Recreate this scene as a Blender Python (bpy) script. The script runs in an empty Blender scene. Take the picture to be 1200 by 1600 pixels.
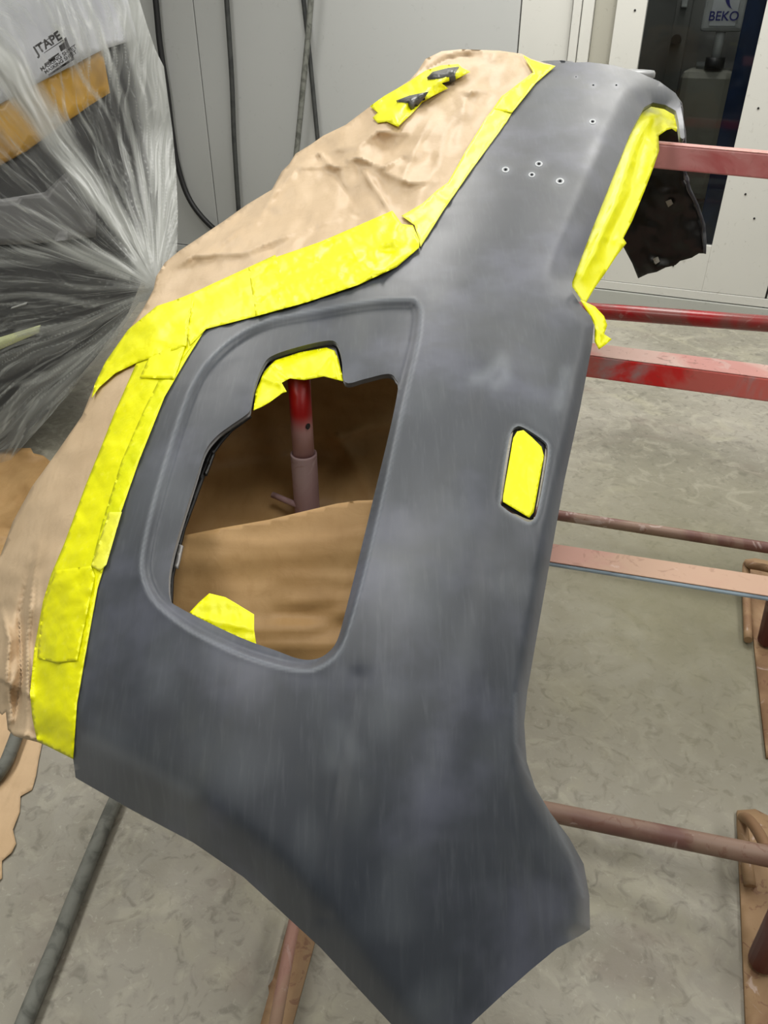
import bpy, bmesh, math, random
import numpy as np
from mathutils import Vector, Matrix, noise
from mathutils.geometry import delaunay_2d_cdt
random.seed(7)
S = bpy.context.scene
COL = S.collection

# ---------------------------------------------------------------- camera
CAMZ, FPX, PITCH = 1.65, 1202.0, math.radians(33.0)
cam_d = bpy.data.cameras.new('camera'); cam = bpy.data.objects.new('camera', cam_d); COL.objects.link(cam)
cam.location = (0, 0, CAMZ); cam.rotation_euler = (math.pi/2 - PITCH, 0, 0)
cam_d.sensor_fit = 'VERTICAL'; cam_d.sensor_height = 32; cam_d.lens = 32*FPX/1600; cam_d.clip_start = .02
S.camera = cam
CP, SP = math.cos(PITCH), math.sin(PITCH)
# ---------------------------------------------------------------- world, lamps, exposure
S.view_settings.view_transform = 'Standard'; S.view_settings.look = 'None'; S.view_settings.gamma = 1
S.view_settings.use_curve_mapping = False
S.view_settings.exposure = 0.0
w = bpy.data.worlds.new('world'); S.world = w; w.use_nodes = True
bg = w.node_tree.nodes['Background']; bg.inputs[0].default_value = (.93, .96, 1, 1); bg.inputs[1].default_value = .55

def area(name, loc, sx, sy, power, color=(1, .98, .94), rot=(0, 0, 0)):
    l = bpy.data.lights.new(name, 'AREA'); l.shape = 'RECTANGLE'; l.size = sx; l.size_y = sy
    l.energy = power; l.color = color
    o = bpy.data.objects.new(name, l); o.location = loc; o.rotation_euler = rot; COL.objects.link(o); return o
CEIL = 3.3
LAMPS = [(-1.7, .8, 34), (.3, .8, 28), (2.3, .8, 34), (-1.9, 3.7, 38), (.0, 4.0, 44), (1.5, 4.0, 44), (3.0, 3.1, 34), (-1.5, -1.2, 15), (1.5, -1.2, 13)]
for lx, ly, pw in LAMPS:
    area('tube_light', (lx, ly, CEIL-.12), .6, 1.7, pw)
area('store_fill', (1.9, 5.6, 2.6), .4, .4, 9)  # unseen fill lamp, added to brighten the room behind the glass

# ---------------------------------------------------------------- geometry helpers
def U(px, py, D):
    a = (px-600)/FPX; b = (800-py)/FPX
    return Vector((a*D, D*(CP + b*SP), CAMZ + D*(b*CP - SP)))
def floorD(px, py, z=0.0):
    return (CAMZ - z)/(SP - (800-py)/FPX*CP)
def FP(px, py, z=0.0): return U(px, py, floorD(px, py, z))
def lin(c):
    c = c/255.0
    return c/12.92 if c <= .04045 else ((c+.055)/1.055)**2.4
def rgb(r, g, b): return (lin(r), lin(g), lin(b), 1)

def cat(pts, closed=True, n=6):
    P = [np.array(p, float) for p in pts]; out = []; N = len(P)
    for i in range(N if closed else N-1):
        if closed: p0, p1, p2, p3 = P[(i-1) % N], P[i], P[(i+1) % N], P[(i+2) % N]
        else: p0, p1, p2, p3 = P[max(i-1, 0)], P[i], P[i+1], P[min(i+2, N-1)]
        for k in range(n):
            t = k/n
            out.append(.5*((2*p1)+(-p0+p2)*t+(2*p0-5*p1+4*p2-p3)*t*t+(-p0+3*p1-3*p2+p3)*t**3))
    if not closed: out.append(P[-1])
    return np.array(out)
def resample(P, step, closed=True):
    P = np.asarray(P, float)
    if closed: P = np.vstack([P, P[:1]])
    d = np.r_[0, np.cumsum(np.hypot(*np.diff(P, axis=0).T))]
    n = max(3, int(round(d[-1]/step)))
    t = np.linspace(0, d[-1], n+1)
    Q = np.c_[np.interp(t, d, P[:, 0]), np.interp(t, d, P[:, 1])]
    return Q[:-1] if closed else Q
def keepcorners(P, step):
    out = []
    P = np.asarray(P, float)
    for i in range(len(P)):
        a, b = P[i], P[(i+1) % len(P)]
        n = max(1, int(math.ceil(np.hypot(*(b-a))/step)))
        for k in range(n): out.append(a+(b-a)*k/n)
    return np.array(out)
def pdist(X, L, closed=False):
    """distance of points X (n,2) to a polyline L, plus sign of the side (left>0) and parameter 0..1 along it"""
    L = np.asarray(L, float)
    if closed: L = np.vstack([L, L[:1]])
    best = np.full(len(X), 1e9); side = np.zeros(len(X)); par = np.zeros(len(X))
    m = len(L)-1
    for i in range(m):
        a, b = L[i], L[i+1]; ab = b-a; q = ab@ab
        if q < 1e-9: continue
        t = np.clip(((X-a)@ab)/q, 0, 1)
        v = X-(a+t[:, None]*ab); d = np.hypot(v[:, 0], v[:, 1])
        k = d < best
        best[k] = d[k]; side[k] = np.sign(ab[0]*v[k, 1]-ab[1]*v[k, 0]); par[k] = (i+t[k])/m
    return best, side, par
def inside(X, P):
    P = np.asarray(P, float); r = np.zeros(len(X), bool)
    x, y = X[:, 0], X[:, 1]; j = len(P)-1
    for i in range(len(P)):
        xi, yi = P[i]; xj, yj = P[j]
        if yi != yj:
            c = ((yi > y) != (yj > y)) & (x < (xj-xi)*(y-yi)/(yj-yi)+xi)
            r ^= c
        j = i
    return r
def sstep(x, a, b):
    t = np.clip((x-a)/(b-a), 0, 1); return t*t*(3-2*t)
def nz(X, sx, sy, seed=0, ang=0):
    c, s = math.cos(ang), math.sin(ang)
    u = (X[:, 0]*c+X[:, 1]*s)/sx; v = (-X[:, 0]*s+X[:, 1]*c)/sy
    return np.array([noise.noise(Vector((p, q, seed*7.3))) for p, q in zip(u, v)])
def crumple(X, sx, sy, seed=0, ang=0):
    """crease-like facets"""
    c, s = math.cos(ang), math.sin(ang)
    u = (X[:, 0]*c+X[:, 1]*s)/sx; v = (-X[:, 0]*s+X[:, 1]*c)/sy
    r = []
    for p, q in zip(u, v):
        n1 = noise.noise(Vector((p*.7, q*.7, seed+3.1)))*.6
        d, _ = noise.voronoi(Vector((p+n1, q-n1, seed*1.7)))
        r.append(d[1]-d[0])
    return np.minimum(np.array(r), .5)

def link(name, me, mat=None, parent=None, smooth=True):
    o = bpy.data.objects.new(name, me); COL.objects.link(o)
    if mat: me.materials.append(mat)
    if smooth:
        for p in me.polygons: p.use_smooth = True
    if parent: o.parent = parent
    return o
def tag(o, label=None, cat_=None, group=None, kind=None):
    if label: o['label'] = label
    if cat_: o['category'] = cat_
    if group: o['group'] = group
    if kind: o['kind'] = kind
    return o
def empty(name, loc=(0, 0, 0)):
    o = bpy.data.objects.new(name, None); COL.objects.link(o); o.location = loc; o.empty_display_size = .1
    bpy.context.view_layer.update()
    return o
def adopt(ch, par):
    ch.parent = par; ch.matrix_parent_inverse = Matrix.Translation(-Vector(par.location)); return ch

def sheet(name, outline, depth, mat, parent=None, holes=(), step=8, dense=(), dstep=4, dw=20, th=.003,
          smooth_outline=False, flange=0.0, extr=None, estep=None, attrs=None, lift=0.0):
    """a thin curved sheet: plan outline in sight-line coordinates, real distance from depth()"""
    es = estep or step*.8
    loops = []
    for L in [outline]+list(holes):
        L2 = resample(cat(L), es) if smooth_outline else keepcorners(L, es)
        loops.append(L2)
    pts = [p for L in loops for p in L]; edges = []; k = 0
    for L in loops:
        n = len(L); edges += [(k+i, k+(i+1) % n) for i in range(n)]; k += n
    O = loops[0]
    x0, y0 = O.min(0); x1, y1 = O.max(0)
    gx, gy = np.meshgrid(np.arange(x0, x1, step), np.arange(y0, y1, step*.87))
    gx = gx+(np.arange(gx.shape[0]) % 2)[:, None]*step*.5
    G = np.c_[gx.ravel(), gy.ravel()]
    if dense:
        hx, hy = np.meshgrid(np.arange(x0, x1, dstep), np.arange(y0, y1, dstep*.87))
        hx = hx+(np.arange(hx.shape[0]) % 2)[:, None]*dstep*.5
        H = np.c_[hx.ravel(), hy.ravel()]
        near = np.zeros(len(H), bool); gnear = np.zeros(len(G), bool)
        for L in dense:
            near |= pdist(H, L)[0] < dw; gnear |= pdist(G, L)[0] < dw
        G = np.vstack([G[~gnear], H[near]])
    ok = inside(G, O)
    for L in loops[1:]: ok &= ~inside(G, L)
    G = G[ok]
    for L in loops: G = G[pdist(G, L, True)[0] > es*.45]
    allp = [Vector((float(p[0]), float(p[1]))) for p in pts]+[Vector((float(p[0]), float(p[1]))) for p in G]
    V, E, F, *_ = delaunay_2d_cdt(allp, edges, [], 0, 1e-4)
    V = np.array([(v.x, v.y) for v in V])
    C = np.array([V[list(f)].mean(0) for f in F])
    ok = inside(C, O)
    for L in loops[1:]: ok &= ~inside(C, L)
    F = [f for f, o in zip(F, ok) if o]
    D = depth(V)-lift
    verts = [U(p[0], p[1], d) for p, d in zip(V, D)]
    bm = bmesh.new()
    lay = {an: bm.verts.layers.float.new(an) for an in (attrs or {})}
    lay = {an: bm.verts.layers.float.get(an) for an in lay}
    bv = [bm.verts.new(v) for v in verts]
    for f in F:
        if len(set(f)) < 3: continue
        try: bm.faces.new([bv[i] for i in f])
        except ValueError: pass
    camp = Vector((0, 0, CAMZ))
    bm.normal_update()
    s = sum((f.normal.dot(camp-f.calc_center_median())*f.calc_area()) for f in bm.faces)
    if s < 0: bmesh.ops.reverse_faces(bm, faces=bm.faces)
    if attrs:
        for an, fn in attrs.items():
            l = lay[an]; val = fn(V)
            for i, v in enumerate(bv): v[l] = float(val[i])
    loose = [v for v in bm.verts if not v.link_faces]
    bmesh.ops.delete(bm, geom=loose, context='VERTS')
    if flange or extr:
        bm.normal_update()
        vec = Vector(extr) if extr else -sum((f.normal*f.calc_area() for f in bm.faces), Vector()).normalized()*flange
        be = [e for e in bm.edges if e.is_boundary]
        r = bmesh.ops.extrude_edge_only(bm, edges=be)
        for v in [g for g in r['geom'] if isinstance(g, bmesh.types.BMVert)]: v.co += vec
        for e in be: e.smooth = False
        if extr: bmesh.ops.holes_fill(bm, edges=[e for e in bm.edges if e.is_boundary], sides=0)
    me = bpy.data.meshes.new(name); bm.to_mesh(me); bm.free()
    o = link(name, me, mat)
    if parent: adopt(o, parent)
    if th:
        m = o.modifiers.new('thick', 'SOLIDIFY'); m.thickness = th; m.offset = -1
    return o

def tube(name, pts, r, mat, parent=None, seg=14, rr=None, smooth=True):
    P = [Vector(p) for p in pts]; n = len(P); bm = bmesh.new(); rings = []
    t = (P[1]-P[0]).normalized()
    a = t.orthogonal().normalized()
    for i, p in enumerate(P):
        tn = ((P[min(i+1, n-1)]-P[max(i-1, 0)])).normalized()
        a = (a-tn*a.dot(tn)).normalized(); b = tn.cross(a)
        q = rr[i] if rr else r
        rings.append([bm.verts.new(p+(a*math.cos(2*math.pi*k/seg)+b*math.sin(2*math.pi*k/seg))*q) for k in range(seg)])
    for i in range(n-1):
        for k in range(seg):
            bm.faces.new((rings[i][k], rings[i][(k+1) % seg], rings[i+1][(k+1) % seg], rings[i+1][k]))
    bm.faces.new(rings[0][::-1]); bm.faces.new(rings[-1])
    bmesh.ops.recalc_face_normals(bm, faces=bm.faces)
    me = bpy.data.meshes.new(name); bm.to_mesh(me); bm.free()
    o = link(name, me, mat, smooth=smooth)
    if smooth:
        for p in me.polygons:
            if len(p.vertices) > 4: p.use_smooth = False
    if parent: adopt(o, parent)
    return o
def crv(pts, n=8):
    P = [np.array(p, float) for p in pts]; out = []
    for i in range(len(P)-1):
        p0, p1, p2, p3 = P[max(i-1, 0)], P[i], P[i+1], P[min(i+2, len(P)-1)]
        for k in range(n):
            t = k/n
            out.append(.5*((2*p1)+(-p0+p2)*t+(2*p0-5*p1+4*p2-p3)*t*t+(-p0+3*p1-3*p2+p3)*t**3))
    out.append(P[-1]); return [Vector(p) for p in out]
def boxm(name, o0, ax, ay, az, x0, x1, y0, y1, z0, z1, mat, parent=None, bev=.004, sub=0):
    """box along the axes ax, ay, az from the origin o0"""
    bm = bmesh.new(); bmesh.ops.create_cube(bm, size=1)
    for v in bm.verts:
        X = x0+(v.co.x+.5)*(x1-x0); Y = y0+(v.co.y+.5)*(y1-y0); Z = z0+(v.co.z+.5)*(z1-z0)
        v.co = Vector(o0)+Vector(ax)*X+Vector(ay)*Y+Vector(az)*Z
    bmesh.ops.recalc_face_normals(bm, faces=bm.faces)
    if bev: bmesh.ops.bevel(bm, geom=bm.edges, offset=bev, segments=2, affect='EDGES', profile=.5)
    me = bpy.data.meshes.new(name); bm.to_mesh(me); bm.free()
    o = link(name, me, mat, smooth=False)
    if parent: adopt(o, parent)
    return o

# ---------------------------------------------------------------- materials
class M:
    def __init__(s, name, base=(.5, .5, .5, 1), rough=.5, metal=0, spec=.5):
        s.m = bpy.data.materials.new(name); s.m.use_nodes = True; s.nt = s.m.node_tree
        s.b = s.nt.nodes['Principled BSDF']; s.b.inputs['Base Color'].default_value = base
        s.b.inputs['Roughness'].default_value = rough; s.b.inputs['Metallic'].default_value = metal
        s.b.inputs['Specular IOR Level'].default_value = spec
        s.tc = s.nt.nodes.new('ShaderNodeTexCoord'); s.geo = s.nt.nodes.new('ShaderNodeNewGeometry')
        s.last = None; s.base = base; s.h = None
    def coord(s, scale=(1, 1, 1), rot=(0, 0, 0)):
        n = s.nt.nodes.new('ShaderNodeMapping'); n.inputs['Scale'].default_value = scale; n.inputs['Rotation'].default_value = rot
        s.nt.links.new(s.geo.outputs['Position'], n.inputs[0]); return n.outputs[0]
    def noise(s, sc, det=4, dist=0, scale=(1, 1, 1), rot=(0, 0, 0), rough=.55):
        n = s.nt.nodes.new('ShaderNodeTexNoise'); n.inputs['Scale'].default_value = sc; n.inputs['Detail'].default_value = det
        n.inputs['Distortion'].default_value = dist; n.inputs['Roughness'].default_value = rough
        s.nt.links.new(s.coord(scale, rot), n.inputs['Vector']); return n.outputs[0]
    def voro(s, sc, scale=(1, 1, 1), feat='DISTANCE_TO_EDGE', rot=(0, 0, 0)):
        n = s.nt.nodes.new('ShaderNodeTexVoronoi'); n.feature = feat; n.inputs['Scale'].default_value = sc
        s.nt.links.new(s.coord(scale, rot), n.inputs['Vector']); return n.outputs[0]
    def ramp(s, f, a, b, va=0, vb=1):
        n = s.nt.nodes.new('ShaderNodeMapRange'); n.interpolation_type = 'SMOOTHSTEP'
        for i, v in zip((1, 2, 3, 4), (a, b, va, vb)): n.inputs[i].default_value = v
        s.nt.links.new(f, n.inputs[0]); return n.outputs[0]
    def mul(s, a, b, op='MULTIPLY'):
        n = s.nt.nodes.new('ShaderNodeMath'); n.operation = op
        for i, v in enumerate((a, b)):
            if isinstance(v, (int, float)): n.inputs[i].default_value = v
            else: s.nt.links.new(v, n.inputs[i])
        return n.outputs[0]
    def attr(s, nm):
        n = s.nt.nodes.new('ShaderNodeAttribute'); n.attribute_name = nm; return n.outputs['Fac']
    def mix(s, fac, col):
        n = s.nt.nodes.new('ShaderNodeMix'); n.data_type = 'RGBA'
        if isinstance(fac, (int, float)): n.inputs[0].default_value = fac
        else: s.nt.links.new(fac, n.inputs[0])
        if s.last: s.nt.links.new(s.last, n.inputs[6])
        else: n.inputs[6].default_value = s.base
        n.inputs[7].default_value = col
        s.last = n.outputs[2]; s.nt.links.new(s.last, s.b.inputs['Base Color']); return s
    def rgh(s, f, a, b, va, vb): s.nt.links.new(s.ramp(f, a, b, va, vb), s.b.inputs['Roughness']); return s
    def bump(s, f, strength=.3, dist=.01):
        n = s.nt.nodes.new('ShaderNodeBump'); n.inputs['Strength'].default_value = strength; n.inputs['Distance'].default_value = dist
        s.nt.links.new(f, n.inputs['Height'])
        if s.h: s.nt.links.new(s.h, n.inputs['Normal'])
        s.h = n.outputs[0]; s.nt.links.new(s.h, s.b.inputs['Normal']); return s
    def worn(s, f):  # attribute-driven wear and highlight colour
        return s

def mk_primer():
    m = M('sanded_primer', rgb(43, 49, 58), .46, 0, .6); m.b.inputs['Sheen Weight'].default_value = .38; m.b.inputs['Sheen Roughness'].default_value = .45
    m.mix(m.ramp(m.noise(5, 4), .45, .7), rgb(74, 78, 92))
    m.mix(m.ramp(m.noise(3.3, 5, .6), .5, .72), rgb(60, 64, 66))
    m.mix(m.ramp(m.noise(9, 5, 1.2), .6, .78, 0, .55), rgb(48, 52, 60))
    m.mix(m.ramp(m.noise(14, 6, .3, (9, 1.2, 1.2), (0, 0, .35)), .5, .8, 0, .2), rgb(98, 103, 110))
    m.mix(m.ramp(m.noise(120, 4, 0, (1, .08, .1)), .5, .8, 0, .12), rgb(100, 106, 110))
    m.mix(m.attr('wear_glint'), rgb(140, 147, 154))  # bare sanding wear plus painted edge highlights
    m.mix(m.attr('stain'), rgb(44, 47, 54))
    m.rgh(m.noise(6, 4), .3, .7, .41, .53)
    m.bump(m.noise(900, 2), .05, .001)
    return m.m
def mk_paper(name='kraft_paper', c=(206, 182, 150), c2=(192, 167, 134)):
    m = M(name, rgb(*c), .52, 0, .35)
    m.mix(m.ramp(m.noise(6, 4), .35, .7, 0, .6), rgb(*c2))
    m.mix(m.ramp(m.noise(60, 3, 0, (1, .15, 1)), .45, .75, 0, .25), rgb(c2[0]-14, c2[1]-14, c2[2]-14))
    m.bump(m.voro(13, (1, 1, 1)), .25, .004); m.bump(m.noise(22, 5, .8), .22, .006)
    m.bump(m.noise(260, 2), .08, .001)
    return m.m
def mk_tape(name='yellow_tape', c=(244, 244, 6), c2=(228, 231, 0)):
    m = M(name, rgb(*c), .42, 0, .4)
    m.mix(m.ramp(m.noise(14, 4), .45, .7, 0, .7), rgb(*c2))
    m.mix(m.ramp(m.noise(90, 3), .55, .8, 0, .4), rgb(250, 250, 90))
    m.bump(m.noise(45, 4, 1.2), .25, .003); m.bump(m.voro(30, (1, .5, 1)), .12, .002); m.bump(m.noise(700, 2), .1, .0006)
    return m.m
def mk_floor():
    m = M('concrete', rgb(162, 158, 146), .62, 0, .35)
    m.mix(m.ramp(m.noise(1.1, 5, .5), .4, .68, 0, .8), rgb(132, 129, 114))
    m.mix(m.ramp(m.noise(3.1, 7, 1.4), .5, .72, 0, .7), rgb(176, 172, 152))
    m.mix(m.ramp(m.noise(9, 9, 1.6), .5, .68, 0, .4), rgb(188, 184, 168))
    m.mix(m.ramp(m.noise(24, 8, 1.2), .5, .72, 0, .5), rgb(100, 98, 88))
    m.mix(m.ramp(m.noise(2.4, 6, .7, (1, 1.6, 1)), .55, .75, 0, .5), rgb(136, 124, 114))
    m.mix(m.ramp(m.noise(46, 5, 1.5), .6, .72, 0, .28), rgb(206, 202, 188))
    m.mix(m.attr('olive'), rgb(122, 119, 94))
    m.rgh(m.noise(7, 5, 1), .35, .7, .38, .75)
    m.bump(m.noise(14, 7, 2.6), .3, .006); m.bump(m.noise(70, 5, 1), .2, .002)
    return m.m
def mk_wall(name, c, dirt=.5):
    m = M(name, rgb(*c), .38, 0, .4)
    m.mix(m.ramp(m.noise(.9, 4), .4, .7, 0, .35*dirt), rgb(c[0]-22, c[1]-20, c[2]-20))
    m.mix(m.ramp(m.noise(16, 6, 2), .62, .75, 0, .5*dirt), rgb(c[0]-60, c[1]-62, c[2]-66))
    m.mix(m.ramp(m.noise(70, 3), .72, .78, 0, .6*dirt), rgb(70, 66, 60))
    m.bump(m.noise(30, 3), .04, .002)
    return m.m
def mk_paint(name, c, over, rust=.4, rough=.35, metal=0, dust=0):
    m = M(name, rgb(*c), rough, metal, .5)
    m.mix(m.ramp(m.noise(3.2, 5, 1), .44, .6, 0, 1), rgb(*over))
    m.mix(m.ramp(m.noise(26, 6, 1.5), .58, .66, 0, rust), rgb(118, 78, 62))
    m.mix(m.ramp(m.noise(9, 6, 2.5), .62, .68, 0, .8*rust), rgb(214, 196, 190))
    if dust: m.mix(m.ramp(m.noise(5.5, 4, .6), .5, .68, 0, .85), rgb(158, 154, 154))
    m.bump(m.noise(60, 4), .2, .002)
    return m.m
def mk_plain(name, c, rough=.5, metal=0, c2=None, sc=12, bump=.1, spec=.5):
    m = M(name, rgb(*c), rough, metal, spec)
    if c2: m.mix(m.ramp(m.noise(sc, 5, .8), .42, .68, 0, 1), rgb(*c2))
    if bump: m.bump(m.noise(sc*5, 4), bump, .002)
    return m.m
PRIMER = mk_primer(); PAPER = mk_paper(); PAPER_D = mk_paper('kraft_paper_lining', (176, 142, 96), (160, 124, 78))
PAPER_F = mk_paper('kraft_paper_floor', (222, 190, 150), (206, 174, 134))
TAPE = mk_tape(); TAPE_PALE = mk_tape('yellow_tape_pale', (242, 242, 84), (238, 238, 50)); TAPE_DEEP = mk_tape('yellow_tape_deep', (232, 236, 0), (216, 224, 0))
FLOOR = mk_floor()
WALL = mk_wall('wall_panel', (186, 188, 186), .4); DOORW = mk_wall('door_panel', (206, 206, 200), .8); STRIP = mk_wall('strip_grey', (168, 166, 154), .8)
BLACKP = mk_plain('black_plastic', (7, 7, 7), .4, 0, (10, 9, 9), 18, .25)
HOSE_B = mk_plain('black_rubber', (26, 26, 27), .5); HOSE_G = mk_plain('dusty_hose', (122, 124, 117), .75, 0, (88, 90, 84), 20, .4)
HOSE_D = mk_plain('dark_cable', (62, 64, 62), .6, 0, (44, 46, 46), 9)
CLEARG = mk_plain('black_edge', (12, 12, 13), .6)
GAPL = mk_plain('pale_flange', (172, 172, 176), .5)

# ---------------------------------------------------------------- setting: floor, walls, ceiling
WO = FP(915, 470); WA = math.radians(67)
wl = Vector((-math.sin(WA), math.cos(WA), 0)); wr = -wl          # wall direction to the right
wn = Vector((-math.cos(WA)*1, -math.sin(WA), 0)); wn = Vector((wl.y*-1, wl.x, 0)); 
if wn.dot(-WO) < 0: wn = -wn
UPV = Vector((0, 0, 1))
def wall_pt(px, py, off=0.0):
    d = U(px, py, 1)-Vector((0, 0, CAMZ)); c = Vector((0, 0, CAMZ))
    t = ((WO+wn*off)-c).dot(wn)/d.dot(wn); p = c+d*t
    return (p-WO).dot(wr), p.z          # (s along wall to the right, height)
def wbox(name, s0, s1, z0, z1, n0, n1, mat, parent=None, bev=.003):
    return boxm(name, WO, wr, UPV, wn, s0, s1, z0, z1, n0, n1, mat, parent, bev)

def grid_floor():
    n = 60; bm = bmesh.new(); l = bm.verts.layers.float.new('olive')
    xs = np.linspace(-6, 6, 121); ys = np.linspace(-4, 9, 131); g = {}
    for i, x in enumerate(xs):
        for j, y in enumerate(ys):
            v = bm.verts.new((x, y, 0)); g[i, j] = v
            d = math.hypot((x-1.0)/.9, (y-2.0)/1.0)
            d2 = math.hypot((x+.27)/.09, (y-.63)/.05)
            v[l] = min(1, max(0, 1.15-d))*.85
    for i in range(len(xs)-1):
        for j in range(len(ys)-1):
            bm.faces.new((g[i, j], g[i+1, j], g[i+1, j+1], g[i, j+1]))
    me = bpy.data.meshes.new('floor'); bm.to_mesh(me); bm.free()
    return link('floor', me, FLOOR, smooth=False)
tag(grid_floor(), kind='structure')

s301, _ = wall_pt(301, 0); s815, _ = wall_pt(815, 0)
sA, _ = wall_pt(897, 0); sB, _ = wall_pt(911, 0); sC, _ = wall_pt(930, 0); sD, _ = wall_pt(966, 0); sE, _ = wall_pt(1013, 0); sF, _ = wall_pt(1199, 0)
_, zSill = wall_pt(1114, 383); _, zR1 = wall_pt(1187, 484); sR, _ = wall_pt(1187, 484)
print('wall s', s301, s815, sA, sC, sD, sE, sF, 'sill', zSill, 'zR1', zR1, sR)
# back wall: sheet-metal panels with recessed joints, door leaf with a window
wall = empty('wall_back', WO); tag(wall, kind='structure')
def panels(edges, z0, z1, mat, nm='panel', n1=.0):
    for a, b in zip(edges[:-1], edges[1:]):
        wbox(nm, a+.004, b-.004, z0, z1, -.04, n1, mat, wall, .003)
panels([-6.5, -5.2, -4.0, s301, s815], .06, CEIL, WALL)
panels([s815, sA], .06, CEIL, DOORW)
wbox('backing', -6.5, sE-.02, 0, CEIL, -.09, -.045, HOSE_D, wall, 0)
wbox('kick_strip', -6.5, sC, 0, .055, -.04, .012, WALL, wall, .004)
wbox('post', sA+.004, sB, 0, CEIL, -.04, .03, DOORW, wall)
wbox('post', sB+.004, sC, 0, CEIL, -.04, .015, DOORW, wall)
wbox('strip', sC+.002, sD-.002, 0, CEIL, -.05, -.01, STRIP, wall)
# door leaf with tall window
door = empty('door_1', WO+wr*sD); tag(door, kind='structure')
wbox('stile', sD, sE, .16, CEIL, -.03, .03, DOORW, door)
wbox('stile', sF, sF+.75, .16, CEIL, -.03, .03, DOORW, door)
wbox('bottom_rail', sE, sF, .16, zSill, -.03, .03, DOORW, door, .002)
for (a, b, z0, z1) in ((sC-.1, sR+.02, zR1-.012, zR1), (sR+.008, sR+.02, zR1, zR1+1.2)):
    wbox('joint_line', a, b, z0, z1, .028, .0315, CLEARG, door, 0)
wbox('sill_trim', sC-.3, sF+.9, 0, .10, -.03, .05, mk_wall('sill', (176, 178, 172), 1), door)
wbox('lower_frame', sC-.3, sF+.9, .105, .158, -.03, .035, DOORW, door)
wbox('scrape', sR-.27, sR-.14, zR1+.005, zR1+.022, .03, .034, CLEARG, door, .001)
m = M('door_glass', (.9, .95, .95, 1), .03, 0, .5); nt = m.nt
tr = nt.nodes.new('ShaderNodeBsdfTransparent'); tr.inputs[0].default_value = (.72, .74, .74, 1)
gl = nt.nodes.new('ShaderNodeBsdfGlossy'); gl.inputs['Roughness'].default_value = .04
mx = nt.nodes.new('ShaderNodeMixShader'); fr = nt.nodes.new('ShaderNodeFresnel'); fr.inputs[0].default_value = 1.45
nt.links.new(fr.outputs[0], mx.inputs[0]); nt.links.new(tr.outputs[0], mx.inputs[1]); nt.links.new(gl.outputs[0], mx.inputs[2])
nt.links.new(mx.outputs[0], nt.nodes['Material Output'].inputs[0])
wbox('pane', sE-.01, sF+.01, zSill-.02, CEIL, -.008, -.002, m.m, door, 0)
for zz, ss in ((1.78, sE-.13), (1.66, sE-.06), (1.2, sF+.08), (.62, sF+.2), (.3, sF-.2), (.75, sF+.12)):
    p = WO+wr*ss+UPV*zz+wn*.03
    tube('screw', [p, p+wn*.004], .006, CLEARG, door, 8)
# room behind the glass
DARKW = mk_plain('store_wall', (112, 112, 108), .6, 0, (92, 92, 90), 3, .1)
back = empty('wall_store', WO+wr*sE-wn*1.5); tag(back, kind='structure')
wbox('rear_panel', sE-1.2, sF+1.6, 0, CEIL, -1.45, -1.4, DARKW, back, 0)
wbox('side_panel', sE-1.2, sE-1.15, 0, CEIL, -1.4, -.1, DARKW, back, 0)
wbox('side_panel', sF+1.55, sF+1.6, 0, CEIL, -1.4, -.1, DARKW, back, 0)
wbox('top_panel', sE-1.2, sF+1.6, CEIL, CEIL+.05, -1.45, 0, DARKW, back, 0)
sq = sF+.02
bp = tag(wbox('steel_post', sF-.10, sF+.02, 0, CEIL, -.16, -.035, mk_plain('blue_paint', (28, 62, 112), .5, 0, (24, 50, 90), 6), None, .006), 'narrow blue painted steel post behind the door window', 'post')
# ceiling and far walls behind the camera
CEILM = mk_plain('ceiling_paint', (226, 226, 222), .7, 0, (216, 216, 212), 2, 0)
tag(boxm('ceiling', (0, 0, 0), (1, 0, 0), (0, 1, 0), (0, 0, 1), -6, 6, -4, 9, CEIL+.06, CEIL+.12, CEILM, None, 0), kind='structure')
tag(boxm('wall_left', (0, 0, 0), (1, 0, 0), (0, 1, 0), (0, 0, 1), -6.05, -6, -4, 9, 0, CEIL+.06, WALL, None, 0), kind='structure')
tag(boxm('wall_right', (0, 0, 0), (1, 0, 0), (0, 1, 0), (0, 0, 1), 6, 6.05, -4, 9, 0, CEIL+.06, WALL, None, 0), kind='structure')
tag(boxm('wall_rear', (0, 0, 0), (1, 0, 0), (0, 1, 0), (0, 0, 1), -6, 6, -4.05, -4, 0, CEIL+.06, mk_plain('rear_paint', (112, 114, 114), .7), None, 0), kind='structure')
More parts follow.
